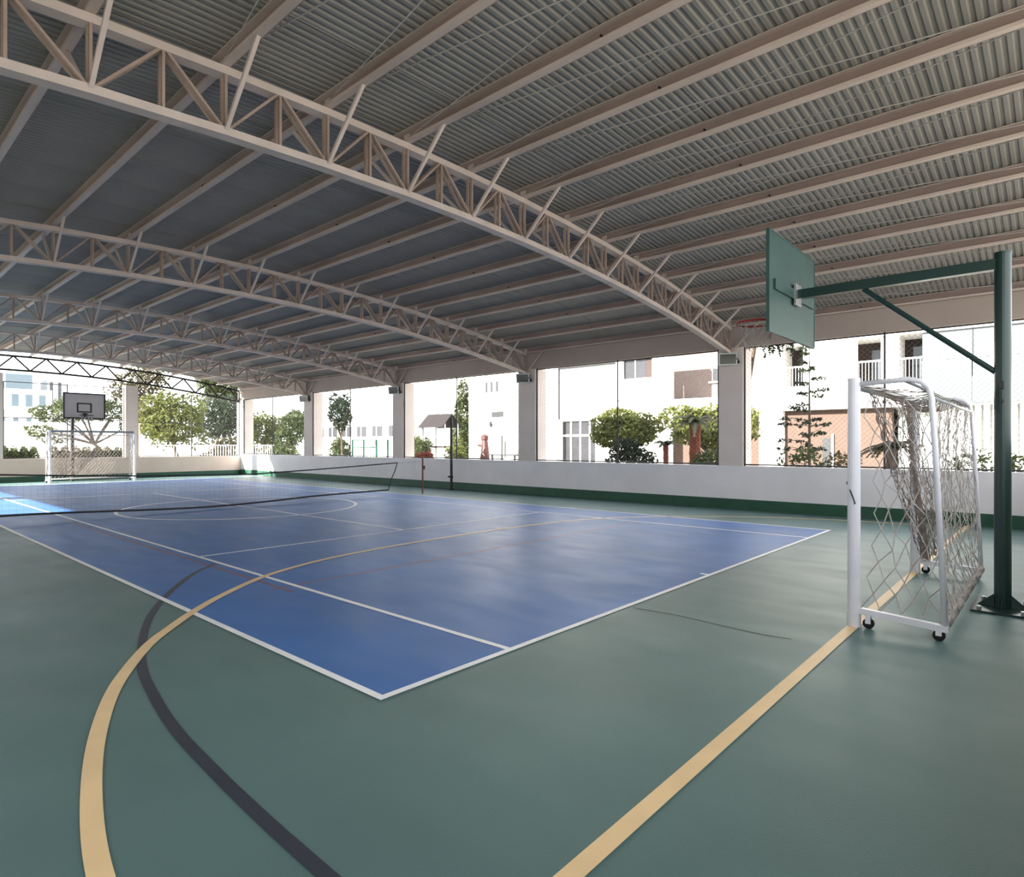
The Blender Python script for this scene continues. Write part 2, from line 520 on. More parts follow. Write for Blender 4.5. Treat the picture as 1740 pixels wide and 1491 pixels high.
# ------------------------------------------------------------------ roof sheets
ceil = empty('ceiling', (5.24, 15, 5.3), 'arched roof of grey corrugated metal sheets', None, None, 'structure')
PER, NR = 0.0905, 11
SW = PER * NR
xs = [15.35 - i * (20.2 / 26) for i in range(27)]
prof = []
for r_ in range(NR):
    y = r_ * PER
    prof += [(y, 0.0), (y + 0.036, 0.0), (y + 0.05, 0.017), (y + 0.0765, 0.017)]
prof.append((SW, 0.0))
prof.append((SW + 0.03, 0.0))
prof.append((SW + 0.031, -0.007))
mb = MB()
n = len(prof)
vs = [(x - 5.24, py - SW / 2, ZT(x) + 0.2 + pz - 5.3) for x in xs for py, pz in prof]
fs = [(i * n + j, (i + 1) * n + j, (i + 1) * n + j + 1, i * n + j + 1) for i in range(len(xs) - 1) for j in range(n - 1)]
mb.add(vs, fs)
sheet = mb.build('roofing_sheet', M_sheet, ceil)
ns = 34
ys = YF + 0.12 - ns * SW
sheet.location = (0, ys + SW / 2 - 15, 0)
for i in range(1, ns):
    c = sheet.copy()
    COL.objects.link(c)
    c.parent = ceil
    c.location = (0, ys + SW * (i + 0.5) - 15, 0.0035 * (i % 2))

# ------------------------------------------------------------------ bracing rods in the near bay
t = Thing('roof_rod_bracing', (7.5, 2.6, 5.0), 'thin crossed bracing rods under the roof sheets in front of the nearest truss', 'bracing')
for k in range(0, 13):
    xa, xb = NX[k], NX[k + 1]
    for a, b in ((xa, xb), (xb, xa)):
        t.part('rod', MB().tube([(a - 0.02, 5.8, ZT(a) + 0.09), (b - 0.02, -0.6, ZT(b) + 0.09)], 0.006, 5), M_rod)

# ------------------------------------------------------------------ floodlights on the columns
def floodlight(yc, label, yaw=0.0):
    t = Thing('floodlight', (XR - 0.02, yc, 3.45), label, 'floodlight', 'floodlights at the column heads')
    R = Matrix.Translation((XR - 0.16, yc, 3.57)) @ Matrix.Rotation(yaw, 4, 'Z') @ Matrix.Rotation(math.radians(-7), 4, 'Y')
    def tr(mb):
        mb.v = [(R @ Vector(p)) for p in mb.v]
        return mb
    t.part('housing', tr(MB().bevbox((-0.05, -0.2, -0.13), (0.09, 0.2, 0.13), 0.02)), M_dark)
    fr = MB()
    for a, b in (((-0.075, -0.21, -0.145), (-0.05, 0.21, -0.115)), ((-0.075, -0.21, 0.115), (-0.05, 0.21, 0.145)),
                 ((-0.075, -0.21, -0.115), (-0.05, -0.18, 0.115)), ((-0.075, 0.18, -0.115), (-0.05, 0.21, 0.115))):
        fr.box(a, b)
    t.part('front_frame', tr(fr), M_lampbody)
    t.part('glass', tr(MB().box((-0.06, -0.18, -0.115), (-0.051, 0.18, 0.115))), M_lampglass)
    br = MB()
    for s in (-1, 1):
        br.bar((XR - 0.16, yc + s * 0.215, 3.57), (XR, yc + s * 0.215, 3.50), 0.012, 0.04)
    br.box((XR - 0.012, yc - 0.22, 3.47), (XR - 0.001, yc + 0.22, 3.53))
    t.part('bracket', br, M_dark)
FLB = ['floodlight with a pale frame on the nearest right-hand column', 'floodlight on the second right-hand column', 'floodlight on the third right-hand column', 'floodlight on the fourth right-hand column']
for (a, b), lb in zip(CY[:4], FLB):
    floodlight((a + b) / 2, lb, yaw=math.radians(25))

# ------------------------------------------------------------------ chain-link fences in the openings
def fence_x(y0, y1, z0, z1, x, label, step=0.075):
    t = Thing('chain_link_fence', (x, (y0 + y1) / 2, z0), label, 'fence', 'chain-link fences above the low walls')
    for yy in (y0 + 0.03, (y0 + y1) / 2, y1 - 0.03):
        t.part('post', MB().tube([(x, yy, z0), (x, yy, z1)], 0.022, 8), M_dark_frame)
    for zz in (z0 + 0.035, z1 - 0.03):
        t.part('rail', MB().tube([(x, y0 + 0.03, zz), (x, y1 - 0.03, zz)], 0.016, 8), M_dark_frame)
    mb = MB()
    L, H = y1 - y0, z1 - z0
    s = step * math.sqrt(2)
    for sg in (1, -1):
        c = -H + s / 2
        while c < L:
            a0, a1 = max(0, -c), min(H, L - c)
            if a1 > a0:
                ya, yb = c + a0, c + a1
                if sg < 0:
                    ya, yb = L - ya, L - yb
                mb.tube([(x + sg * 0.002, y0 + ya, z0 + a0), (x + sg * 0.002, y0 + yb, z0 + a1)], 0.0017, 3, cap=False)
            c += s
    t.part('wire_mesh', mb, M_wire, kind='stuff')
FX = XR + 0.06
bays = [(-0.22, 5.60), (6.18, 11.95), (12.62, 18.35), (18.97, 24.76), (25.42, 31.42)]
FB = ['chain-link fence behind the near goal, in the first opening of the right wall',
      'chain-link fence in the right wall opening in front of the palms',
      'chain-link fence in the right wall opening in front of the playhouse',
      'chain-link fence in the right wall opening in front of the turquoise frame',
      'chain-link fence in the right wall opening next to the far corner']
for (a, b), lb in zip(bays, FB):
    fence_x(a, b, 1.03, 3.85, FX, lb)
def fence_y(x0, x1, z0, z1, y, label):
    t = Thing('chain_link_fence', ((x0 + x1) / 2, y, z0), label, 'fence', 'chain-link fences above the low walls')
    for xx in (x0 + 0.03, (x0 + x1) / 2, x1 - 0.03):
        t.part('post', MB().tube([(xx, y, z0), (xx, y, z1)], 0.022, 8), M_dark_frame)
    for zz in (z0 + 0.035, (z0 + z1) / 2 + 0.1, z1 - 0.02):
        t.part('rail', MB().tube([(x0 + 0.03, y, zz), (x1 - 0.03, y, zz)], 0.014, 8), M_dark_frame)
    mb = MB()
    L, H = x1 - x0, z1 - z0
    s = 0.1 * math.sqrt(2)
    for sg in (1, -1):
        c = -H + s / 2
        while c < L:
            a0, a1 = max(0, -c), min(H, L - c)
            if a1 > a0:
                ya, yb = c + a0, c + a1
                if sg < 0:
                    ya, yb = L - ya, L - yb
                mb.tube([(x0 + ya, y + sg * 0.002, z0 + a0), (x0 + yb, y + sg * 0.002, z0 + a1)], 0.0017, 3, cap=False)
            c += s
    t.part('wire_mesh', mb, M_wire, kind='stuff')
fence_y(9.74, 14.5, 0.95, 3.95, YF + 0.08, 'chain-link fence in the far wall opening right of the middle column')
fence_y(4.90, 9.24, 0.95, 4.1, YF + 0.08, 'chain-link fence in the far wall opening behind the white backboard')

# ------------------------------------------------------------------ goals
def diamond_net(mb, P, nu, nv, r, jitter=0.0, sag=0.0):
    """P(u,v)->point; diamond cords"""
    pts = {}
    for i in range(nu + 1):
        for j in range(nv + 1):
            u = (i + (0.5 if j % 2 else 0)) / nu
            v = j / nv
            u = min(max(u, 0), 1)
            p = Vector(P(u, v))
            if 0 < i < nu and 0 < j < nv and jitter:
                p += Vector((random.uniform(-1, 1), random.uniform(-1, 1), random.uniform(-1, 1))) * jitter
            pts[i, j] = p
    for j in range(nv):
        for i in range(nu + 1):
            mb.tube([pts[i, j], pts[i, j + 1]], r, 4, cap=False)
            k = i - 1 if j % 2 == 0 else i + 1
            if 0 <= k <= nu:
                mb.tube([pts[i, j], pts[k, j + 1]], r, 4, cap=False)

def goal(label):
    """futsal goal, front mouth in the plane y=0 facing +y, frame going to -y, x from 0 to 2.96"""
    Wd, Hh, D = 2.96, 2.06, 0.64
    t = Thing('futsal_goal', (0, 0, 0), label, 'goal', 'white futsal goals at the two ends')
    for x in (0, Wd):
        t.part('front_post', MB().tube([(x, 0, 0.0), (x, 0, Hh + 0.05)], 0.05, 16), M_white_metal, smooth=False)
        t.part('post_foot', MB().tube([(x, 0, 0.0), (x, 0, 0.13)], 0.054, 16), M_white_metal)
    t.part('crossbar', MB().tube([(0.05, 0, Hh), (Wd - 0.05, 0, Hh)], 0.045, 12), M_tube_grey)
    for x in (0, Wd):
        pts = [(x, -0.03, Hh + 0.0), (x, -0.40, Hh + 0.015), (x, -0.48, Hh - 0.01), (x, -0.53, Hh - 0.06), (x, -0.55, Hh - 0.14), (x, -0.57, 1.6), (x, -D, 0.13)]
        t.part('side_tube', MB().tube(pts, 0.022, 10), M_white_metal, smooth=True)
        t.part('ground_bar', MB().bar((x, -0.04, 0.14), (x, -D - 0.02, 0.10), 0.05, 0.05), M_white_metal)
        t.part('top_stay', MB().tube([(x, -0.36, Hh + 0.01), (x + (0.16 if x == 0 else -0.16), -0.54, Hh - 0.09)], 0.014, 8), M_tube_grey)
        for yy in (-0.11, -D + 0.04):
            w = t.part('caster', MB().tube([(x - 0.016, yy, 0.043), (x + 0.016, yy, 0.043)], 0.043, 16), M_rubber)
            t.sub(w, 'caster_fork', MB().box((x - 0.032, yy - 0.02, 0.045), (x - 0.024, yy + 0.02, 0.13)).box((x + 0.024, yy - 0.02, 0.045), (x + 0.032, yy + 0.02, 0.13)).box((x - 0.032, yy - 0.03, 0.118), (x + 0.032, yy + 0.03, 0.13)), M_white_metal)
    t.part('back_bar', MB().tube([(0, -D, 0.13), (Wd, -D, 0.13)], 0.022, 10), M_white_metal, smooth=True)
    t.part('back_top_bar', MB().tube([(0, -0.55, Hh - 0.14), (Wd, -0.55, Hh - 0.14)], 0.016, 8), M_tube_grey, smooth=True)
    # nets
    def side(x):
        def P(u, v):
            z = 0.16 + v * (Hh - 0.3)
            yb = -D + (D - 0.56) * (z - 0.13) / 1.5 if z < 1.6 else -0.56
            y0 = -0.05 - 0.10 * math.sin(PI * v)
            return (x + 0.05 * math.sin(PI * u) * math.sin(PI * v), y0 + (yb - y0) * u, z)
        return P
    mb = MB(); diamond_net(mb, side(0), 4, 13, 0.0042, 0.034)
    t.part('side_net', mb, M_net)
    mb = MB(); diamond_net(mb, side(Wd), 4, 13, 0.0042, 0.034)
    t.part('side_net', mb, M_net)
    def back(u, v):
        z = 0.15 + v * (Hh - 0.3)
        yb = -D + (D - 0.56) * (z - 0.13) / 1.5 if z < 1.6 else -0.56
        return (u * Wd, yb + 0.12 * math.sin(PI * u) * math.sin(PI * v) ** 0.8, z)
    mb = MB(); diamond_net(mb, back, 24, 20, 0.0036, 0.02)
    t.part('back_net', mb, M_net)
    def top(u, v):
        return (u * Wd, -0.05 - 0.48 * v, Hh - 0.02 - 0.06 * v - 0.14 * math.sin(PI * u) * math.sin(PI * v))
    mb = MB(); diamond_net(mb, top, 24, 5, 0.0036, 0.015)
    t.part('top_net', mb, M_net_brown)
    # loose net gathered along the crossbar and hanging towards the far post
    def droop(u, v):
        x = 0.25 + u * (Wd - 0.35)
        x = x + (Wd - 0.25 - x) * (0.75 * v ** 0.8)
        z = Hh - 0.05 - v * (Hh - 0.32)
        return (x, -0.06 - 0.14 * v + 0.05 * math.sin(9 * u + 3 * v), z)
    mb = MB(); diamond_net(mb, droop, 34, 28, 0.0036, 0.02)
    t.part('loose_front_net', mb, M_net_brown)
    mb = MB()
    for q_ in range(5):
        mb.tube([(0.02 + (Wd - 0.04) * i / 60, -D + 0.034 * math.cos(i * 1.1 + q_ * 1.25), 0.13 + 0.034 * math.sin(i * 1.1 + q_ * 1.25)) for i in range(61)], 0.007, 4)
    t.part('wrapped_net_edge', mb, M_net)
    # cord looped round the near post
    loop = [(0.06, -0.03, 1.7), (0.055, 0.0, 1.45), (0.05, 0.02, 1.28), (0.0, 0.055, 1.22), (-0.055, 0.01, 1.14), (-0.05, -0.02, 1.05), (0.0, 0.055, 0.99), (0.055, 0.0, 0.95), (0.1, -0.12, 0.92)]
    t.part('tie_cord', MB().tube([tuple(p) for p in loop], 0.006, 5), M_net_dark)
    return t
gl = goal('white wheeled futsal goal in the right foreground beside the green pole')
gl.o.location = (5.86, 1.31, 0.0)
gc = copy_tree(gl.o)
gc.location = (8.98, 29.6, 0.0)
gc.rotation_euler = (0, 0, PI)
gc['label'] = 'small distant futsal goal under the white backboard at the far end'

# ------------------------------------------------------------------ near basketball stand (seen from behind)
px, py = 7.39, 0.40
t = Thing('basketball_stand', (px, py, 0), 'dark green basketball pole with cantilever arm, seen from behind at right', 'basketball stand', 'basketball stands at the two ends')
t.part('pole', MB().tube([(px, py, 0.0), (px, py, 3.34)], 0.066, 20), M_post_green, smooth=False)
t.part('pole_cap', MB().disc((px, py), 0.07, 3.34, 3.352), M_post_green)
t.part('arm', MB().bar((px, py, 3.245), (px, 2.24, 3.245), 0.085, 0.10), M_post_green)
t.part('brace', MB().tube([(px, 1.56, 3.20), (px, py + 0.04, 2.22)], 0.026, 10), M_post_green)
pl = t.part('base_plate', MB().box((px - 0.30, py - 0.22, 0.004), (px + 0.30, py + 0.22, 0.02)), M_post_green)
for dx in (-0.24, 0.24):
    for dy in (-0.16, 0.16):
        t.sub(pl, 'anchor_bolt', MB().tube([(px + dx, py + dy, 0.02), (px + dx, py + dy, 0.05)], 0.022, 6), M_chrome)
for a in range(4):
    dx, dy = ((1, 0), (-1, 0), (0, 1), (0, -1))[a]
    sx, sy = -dy, dx
    q = 0.006
    mb = MB()
    vs = []
    for s in (-q, q):
        vs += [(px + dx * 0.06 + sx * s, py + dy * 0.06 + sy * s, 0.02), (px + dx * 0.19 + sx * s, py + dy * 0.19 + sy * s, 0.02), (px + dx * 0.06 + sx * s, py + dy * 0.06 + sy * s, 0.14)]
    mb.add(vs, [(0, 1, 2), (5, 4, 3), (0, 3, 4, 1), (1, 4, 5, 2), (2, 5, 3, 0)])
    t.part('gusset', mb, M_post_green)
for z in (2.10, 1.95):
    t.part('net_hook', MB().box((px - 0.13, py - 0.015, z - 0.035), (px + 0.13, py + 0.015, z + 0.035)) if z > 2 else MB().box((px - 0.10, py - 0.01, z - 0.015), (px - 0.06, py + 0.01, z + 0.015)), M_dark)
bd = t.part('backboard', MB().box((6.58, 2.26, 2.74), (8.14, 2.285, 3.79)), M_board_back, label='green backboard, rear side')
t.sub(bd, 'board_edge', MB().box((6.565, 2.255, 2.725), (6.58, 2.29, 3.805)).box((8.14, 2.255, 2.725), (8.155, 2.29, 3.805)).box((6.58, 2.255, 3.79), (8.14, 2.29, 3.805)).box((6.58, 2.255, 2.725), (8.14, 2.29, 2.74)), M_board_back)
t.sub(bd, 'stiffener', MB().box((6.7, 2.235, 3.19), (8.05, 2.26, 3.30)), M_board_back)
t.part('mount_plate', MB().box((px - 0.1, 2.215, 3.12), (px + 0.1, 2.235, 3.36)), M_chrome)
rimc = (px - 0.02, 2.68, 2.98)
t.part('rim', MB().torus(rimc, 0.225, 0.011), M_red, smooth=True)
t.part('rim_bracket', MB().box((px - 0.07, 2.29, 2.955), (px + 0.05, 2.47, 2.985)), M_red)
mb = MB()
nn = 12
for k in range(nn):
    for sg in (1, -1):
        P = []
        for s in range(6):
            v = s / 5
            a = 2 * PI * (k / nn) + sg * v * PI / nn * 4
            r = 0.22 - 0.10 * v ** 0.7
            P.append((rimc[0] + r * math.cos(a), rimc[1] + r * math.sin(a), rimc[2] - 0.30 * v))
        mb.tube(P, 0.005, 4, cap=False)
t.part('hoop_net', mb, M_net)

# ------------------------------------------------------------------ far basketball stand
t = Thing('basketball_stand', (7.0, 30.7, 0), 'distant basketball stand with white framed backboard at the far end', 'basketball stand', 'basketball stands at the two ends')
t.part('pole', MB().tube([(7.0, 30.7, 0), (7.0, 30.7, 3.2)], 0.07, 14), M_dark)
t.part('arm', MB().bar((7.0, 30.7, 3.15), (7.0, 28.95, 3.1), 0.07, 0.08), M_dark)
bd = t.part('backboard', MB().box((6.30, 28.9, 2.56), (7.70, 28.93, 3.56)), M_board_white, label='white backboard with a black border')
def frame(x0, x1, z0, z1, w, y0, y1):
    return MB().box((x0, y0, z0), (x1, y1, z0 + w)).box((x0, y0, z1 - w), (x1, y1, z1)).box((x0, y0, z0 + w), (x0 + w, y1, z1 - w)).box((x1 - w, y0, z0 + w), (x1, y1, z1 - w))
t.sub(bd, 'black_border', frame(6.29, 7.71, 2.55, 3.57, 0.05, 28.885, 28.935), M_dark)
t.sub(bd, 'target_square', frame(6.74, 7.24, 2.80, 3.18, 0.05, 28.885, 28.9), M_dark)
t.part('rim', MB().torus((7.0, 28.6, 2.68), 0.225, 0.012), M_dark, smooth=True)
t.part('rim_bracket', MB().box((6.93, 28.8, 2.62), (7.07, 28.9, 2.78)), M_dark)
mb = MB()
for k in range(10):
    for sg in (1, -1):
        P = []
        for s in range(4):
            v = s / 3
            a = 2 * PI * k / 10 + sg * v
            r = 0.22 - 0.09 * v
            P.append((7.0 + r * math.cos(a), 28.6 + r * math.sin(a), 2.68 - 0.34 * v))
        mb.tube(P, 0.006, 3, cap=False)
t.part('hoop_net', mb, M_net)

# ------------------------------------------------------------------ tennis net
def cat(P, x):
    for (a, za), (b, zb) in zip(P[:-1], P[1:]):
        if a <= x <= b:
            s = (x - a) / (b - a)
            return za + (zb - za) * s
    return P[-1][1]
tp = smooth_pts([(2.0, 0.98), (3.5, 0.90), (5.0, 0.84), (7.0, 0.80), (8.0, 0.825), (9.5, 0.88), (11.72, 0.98)], 5)
bt = smooth_pts([(2.1, 0.18), (3.3, 0.155), (5.7, 0.065), (7.4, 0.08), (9.1, 0.145), (11.39, 0.17)], 5)
t = Thing('tennis_net', (7.0, YNET, 0), 'sagging dark tennis net strung across the middle of the court', 'net')
t.part('top_cord', MB().tube([(x, YNET, z) for x, z in tp], 0.018, 6), M_net_dark)
t.part('bottom_tape', MB().tube([(x, YNET, z) for x, z in bt], 0.024, 6), M_net_dark)
t.part('side_tape', MB().tube([(11.72, YNET, 0.98), (11.62, YNET, 0.72), (11.47, YNET, 0.45), (11.39, YNET, 0.17)], 0.014, 6), M_net_dark)
mb = MB()
x = 2.1
while x < 11.4:
    zt, zb_ = cat(tp, x), cat(bt, x)
    mb.tube([(x, YNET, zb_), (x, YNET, zt)], 0.0007, 3, cap=False)
    x += 0.11
for j in range(1, 8):
    v = j / 8
    mb.tube([(x, YNET, cat(bt, x) * (1 - v) + cat(tp, x) * v) for x in [2.1 + 0.31 * i for i in range(31)]], 0.0007, 3, cap=False)
t.part('mesh', mb, M_net_dark, kind='stuff')
t.part('tie_rope', MB().tube([(11.72, YNET, 0.98), (12.69, YNET, 1.0)], 0.006, 5), M_net)
def netpost(x, label):
    q = Thing('net_post', (x, YNET, 0), label, 'net post', 'tennis net posts')
    q.part('tube', MB().tube([(x, YNET, 0), (x, YNET, 1.10)], 0.028, 12), M_rust)
    q.part('cap', MB().disc((x, YNET), 0.032, 1.10, 1.13, 12), M_rust)
    q.part('winder', MB().box((x - 0.02, YNET - 0.09, 0.75), (x + 0.02, YNET - 0.04, 0.87)), M_dark)
netpost(12.72, 'thin rusty net post near the right wall')
netpost(1.35, 'rusty net post on the left side of the court')
q = Thing('storage_post', (14.25, 15.42, 0), 'dark green volleyball post standing against the right wall', 'post')
q.part('tube', MB().tube([(14.25, 15.42, 0), (14.25, 15.42, 2.45)], 0.045, 12), M_dark)
q.part('collar', MB().tube([(14.25, 15.42, 0.40), (14.25, 15.42, 0.47)], 0.06, 12), M_dark)
q.part('crank', MB().box((14.12, 15.40, 0.42), (14.20, 15.46, 0.47)), M_dark)
q.part('foot', MB().disc((14.25, 15.42), 0.09, 0, 0.03, 14), M_dark)

# ------------------------------------------------------------------ vegetation
def leaves(mb, blobs, n, size, rnd, shell=0.55, flat=0.0):
    tot = sum(b[3] * b[4] * b[5] for b in blobs)
    for (cx, cy, cz, rx, ry, rz) in blobs:
        k = int(n * rx * ry * rz / tot) + 1
        for _ in range(k):
            d = Vector((rnd.gauss(0, 1), rnd.gauss(0, 1), rnd.gauss(0, 1))).normalized()
            r = rnd.uniform(shell, 1.0) ** 0.7
            c = Vector((cx + d.x * rx * r, cy + d.y * ry * r, cz + d.z * rz * r))
            a = Vector((rnd.gauss(0, 1), rnd.gauss(0, 1), rnd.gauss(0, 1) * (1 - flat))).normalized()
            b = a.cross(Vector((rnd.gauss(0, 1), rnd.gauss(0, 1), rnd.gauss(0, 1)))).normalized()
            s = size * rnd.uniform(0.6, 1.3)
            mb.add([c - a * s, c + b * s * 0.42, c + a * s, c - b * s * 0.42], [(0, 1, 2, 3)])

def tree(name, base, blobs, label, cat_, lm, n=1500, size=0.13, trunk_r=0.1, limbs=4, seed=1, bark=None, group=None, shell=0.5):
    rnd = random.Random(seed)
    t = Thing(name, base, label, cat_, group)
    bx, by, bz = base
    zc = sum(b[2] for b in blobs) / len(blobs)
    xc = sum(b[0] for b in blobs) / len(blobs)
    yc = sum(b[1] for b in blobs) / len(blobs)
    mb = MB()
    fork = Vector((bx + (xc - bx) * 0.5, by + (yc - by) * 0.5, bz + (zc - bz) * 0.55))
    mb.tube([(bx, by, bz), (bx + 0.03, by - 0.02, bz + (fork.z - bz) * 0.5), fork], [trunk_r, trunk_r * 0.8, trunk_r * 0.65], 8)
    for i in range(limbs):
        b = blobs[i % len(blobs)]
        e = Vector((b[0] + rnd.uniform(-0.4, 0.4) * b[3], b[1] + rnd.uniform(-0.4, 0.4) * b[4], b[2] + rnd.uniform(-0.1, 0.4) * b[5]))
        mid = fork.lerp(e, 0.5) + Vector((rnd.uniform(-.1, .1), rnd.uniform(-.1, .1), 0.1))
        mb.tube([fork, mid, e], [trunk_r * 0.5, trunk_r * 0.35, trunk_r * 0.15], 6)
    t.part('trunk', mb, bark or M_bark)
    lv = MB()
    leaves(lv, blobs, n, size, rnd, shell)
    t.part('foliage', lv, lm)
    return t

def blobcloud(c, r, k, seed, sub=0.55):
    rnd = random.Random(seed)
    out = [(c[0], c[1], c[2], r[0] * 0.75, r[1] * 0.75, r[2] * 0.75)]
    for _ in range(k):
        d = Vector((rnd.gauss(0, 1), rnd.gauss(0, 1), rnd.gauss(0, 1))).normalized()
        s = rnd.uniform(0.35, sub)
        out.append((c[0] + d.x * r[0] * 0.68, c[1] + d.y * r[1] * 0.68, c[2] + d.z * r[2] * 0.68, r[0] * s, r[1] * s, r[2] * s))
    return out
GZ = -0.12
# right side, outside the wall
tree('broad_tree', (19.6, 11.6, GZ), blobcloud((19.6, 11.75, 2.1), (1.0, 1.5, 0.72), 14, 3), 'broad sunlit bush-like tree left of the palms behind the right wall', 'tree', L_bright, 6500, 0.085, 0.10, 6, 3)
tree('broad_tree', (20.9, 9.3, GZ), blobcloud((20.9, 9.35, 2.2), (1.0, 1.75, 0.82), 14, 4), 'green tree crown behind the palms next to the nearest column', 'tree', L_bright, 6500, 0.09, 0.10, 6, 4)
tree('garden_shrub', (17.7, 10.6, GZ), blobcloud((17.7, 10.6, 0.85), (0.6, 1.25, 0.82), 9, 5), 'dark shrub low behind the right wall under the broad tree', 'shrub', L_dark, 2600, 0.08, 0.05, 5, 5)
tree('garden_shrub', (17.6, 7.9, GZ), blobcloud((17.6, 7.7, 0.9), (0.5, 0.6, 0.7), 6, 6), 'green shrub beside the thick palm trunk, near the column', 'shrub', L_mid, 1200, 0.08, 0.05, 5, 6)
def palm(base, h, r, nf, fl_, label, seed, lm=L_palm, bark=None):
    rnd = random.Random(seed)
    t = Thing('palm_tree', base, label, 'palm', 'palms behind the right wall')
    bx, by, bz = base
    mb = MB()
    k = 12
    mb.tube([(bx, by, bz + (h) * i / k) for i in range(k + 1)], [r * (1.06 if i % 2 else 0.95) for i in range(k + 1)], 10)
    t.part('trunk', mb, bark or M_palm_trunk)
    for i in range(nf):
        a = 2 * PI * i / nf + rnd.uniform(-.2, .2)
        e0 = rnd.uniform(0.3, 1.2)
        mb = MB()
        P = []
        for s in range(8):
            v = s / 7
            rr = fl_ * v * math.cos(e0 * (1 - v * 0.4))
            z = bz + h + fl_ * (math.sin(e0) * v - 0.75 * v * v)
            P.append(Vector((bx + rr * math.cos(a), by + rr * math.sin(a), z)))
        mb.tube(P, 0.008, 4)
        side = Vector((-math.sin(a), math.cos(a), 0))
        for s in range(1, 8):
            for q_ in (-0.2, 0.1, 0.4, 0.65):
                p = P[s - 1].lerp(P[s], q_ + 0.25)
                L = fl_ * 0.28 * (1.15 - s / 8)
                for sg in (1, -1):
                    d = (side * sg + (P[s] - P[s - 1]).normalized() * 0.5 + Vector((0, 0, -0.45))).normalized()
                    w = (P[s] - P[s - 1]).normalized() * 0.032
                    mb.add([p - w, p + w, p + d * L], [(0, 1, 2)])
        t.part('frond', mb, lm)
palm((18.9, 8.85, GZ), 2.35, 0.18, 17, 1.0, 'palm with a thick orange-brown trunk seen beside the nearest column', 11)
palm((17.4, 9.1, GZ), 1.65, 0.08, 11, 0.5, 'thinner palm just left of the thick-trunked one', 12)
palm((16.4, 2.9, GZ), 1.55, 0.10, 17, 0.75, 'spiky brownish palm seen through the near goal', 13, lm=L_olive, bark=M_bark)
# slender young tree in tiers
def tier_tree(base, h, label, seed, lm, spread=0.62):
    rnd = random.Random(seed)
    t = Thing('young_tree', base, label, 'tree')
    bx, by, bz = base
    mb = MB()
    mb.tube([(bx, by, bz), (bx + 0.02, by, bz + h * 0.5), (bx, by, bz + h)], [0.045, 0.032, 0.01], 7)
    lv = MB()
    for k in range(30):
        k = k * 0.37
        z = bz + h * (0.34 + 0.06 * k) + rnd.uniform(-0.05, 0.05)
        for q_ in range(rnd.choice((0, 1, 1, 2))):
            a = rnd.uniform(0, 2 * PI)
            L = spread * (1.15 - 0.075 * k) * rnd.uniform(0.3, 1.35)
            e = (bx + L * math.cos(a), by + L * math.sin(a), z + rnd.uniform(-0.02, 0.22))
            mb.tube([(bx, by, z), e], [0.010, 0.004], 4)
            for f_ in (0.35, 0.7, 0.95):
                leaves(lv, [(bx + (e[0] - bx) * f_, by + (e[1] - by) * f_, z + 0.05 * f_, 0.13, 0.13, 0.06)], 16, 0.055, rnd, 0.1)
    t.part('trunk', mb, M_bark)
    t.part('foliage', lv, lm)
tier_tree((18.0, 5.12, GZ), 4.5, 'slender young tree with tiered branches before the tan wall', 21, L_dark)
for k, (x, y, r, lm, lb) in enumerate([(17.2, 5.0, 0.42, L_mid, 'leafy bush at the foot of the slender young tree'),
                                  (17.9, 4.35, 0.36, L_olive, 'loose bush just left of the near goal post behind the fence'),
                                  (18.4, 1.6, 0.40, L_mid, 'bush behind the rear tubes of the near goal'),
                                  (17.6, 0.75, 0.36, L_mid, 'low bush at the right edge of the picture behind the wall')]):
    tree('garden_shrub', (x, y, GZ), blobcloud((x, y, 1.0), (r, r * 1.5, 0.5), 4, 30 + k), lb, 'shrub', lm, 330, 0.07, 0.03, 5, 30 + k)
# tree behind the nearest column with drooping leafy twigs
rnd = random.Random(41)
t = Thing('weeping_tree', (16.6, 6.35, GZ), 'tree hidden by the nearest column whose dark leafy twigs hang below the beam', 'tree')
mb = MB().tube([(16.6, 6.35, GZ), (16.6, 6.3, 3.0), (16.3, 5.9, 4.6)], [0.1, 0.08, 0.05], 8)
lv = MB()
for k in range(12):
    y = 4.95 + 0.06 * k + rnd.uniform(-.03, .03)
    x = 16.0 + rnd.uniform(-0.25, 0.25)
    zt = 4.5
    zb_ = 3.62 + rnd.uniform(0, 0.35)
    mb.tube([(16.3, 5.9, 4.6), (x, y, zt), (x, y, zb_)], [0.02, 0.008, 0.004], 4)
    leaves(lv, [(x, y, (zt + zb_) / 2, 0.07, 0.05, (zt - zb_) / 2)], 60, 0.055, rnd, 0.0)
t.part('trunk', mb, M_bark)
t.part('foliage', lv, L_dark)
# garden behind the second and third openings
tree('cypress_tree', (29.0, 30.2, GZ), [(29.0, 30.2, 1.6, 0.85, 0.85, 1.6), (29.0, 30.2, 3.6, 0.65, 0.65, 1.3), (29.0, 30.2, 5.1, 0.4, 0.4, 0.9)], 'tall slim cypress beside the white block', 'tree', L_mid, 6000, 0.12, 0.1, 3, 51)
tree('garden_shrub', (22.6, 27.0, GZ), blobcloud((22.6, 27.0, 1.2), (0.6, 0.7, 0.9), 6, 52), 'green shrub left of the playhouse', 'shrub', L_mid, 900, 0.1, 0.05, 5, 52)
tree('garden_shrub', (22.4, 23.9, GZ), blobcloud((22.4, 23.9, 1.0), (0.5, 0.6, 0.9), 6, 53), 'shrub right of the playhouse posts', 'shrub', L_bright, 800, 0.1, 0.05, 5, 53)
tree('flowering_shrub', (21.8, 25.6, GZ), blobcloud((21.8, 25.6, 0.75), (0.5, 0.7, 0.5), 5, 54), 'low orange flowering shrub in front of the playhouse', 'shrub', L_orange, 600, 0.1, 0.04, 5, 54)
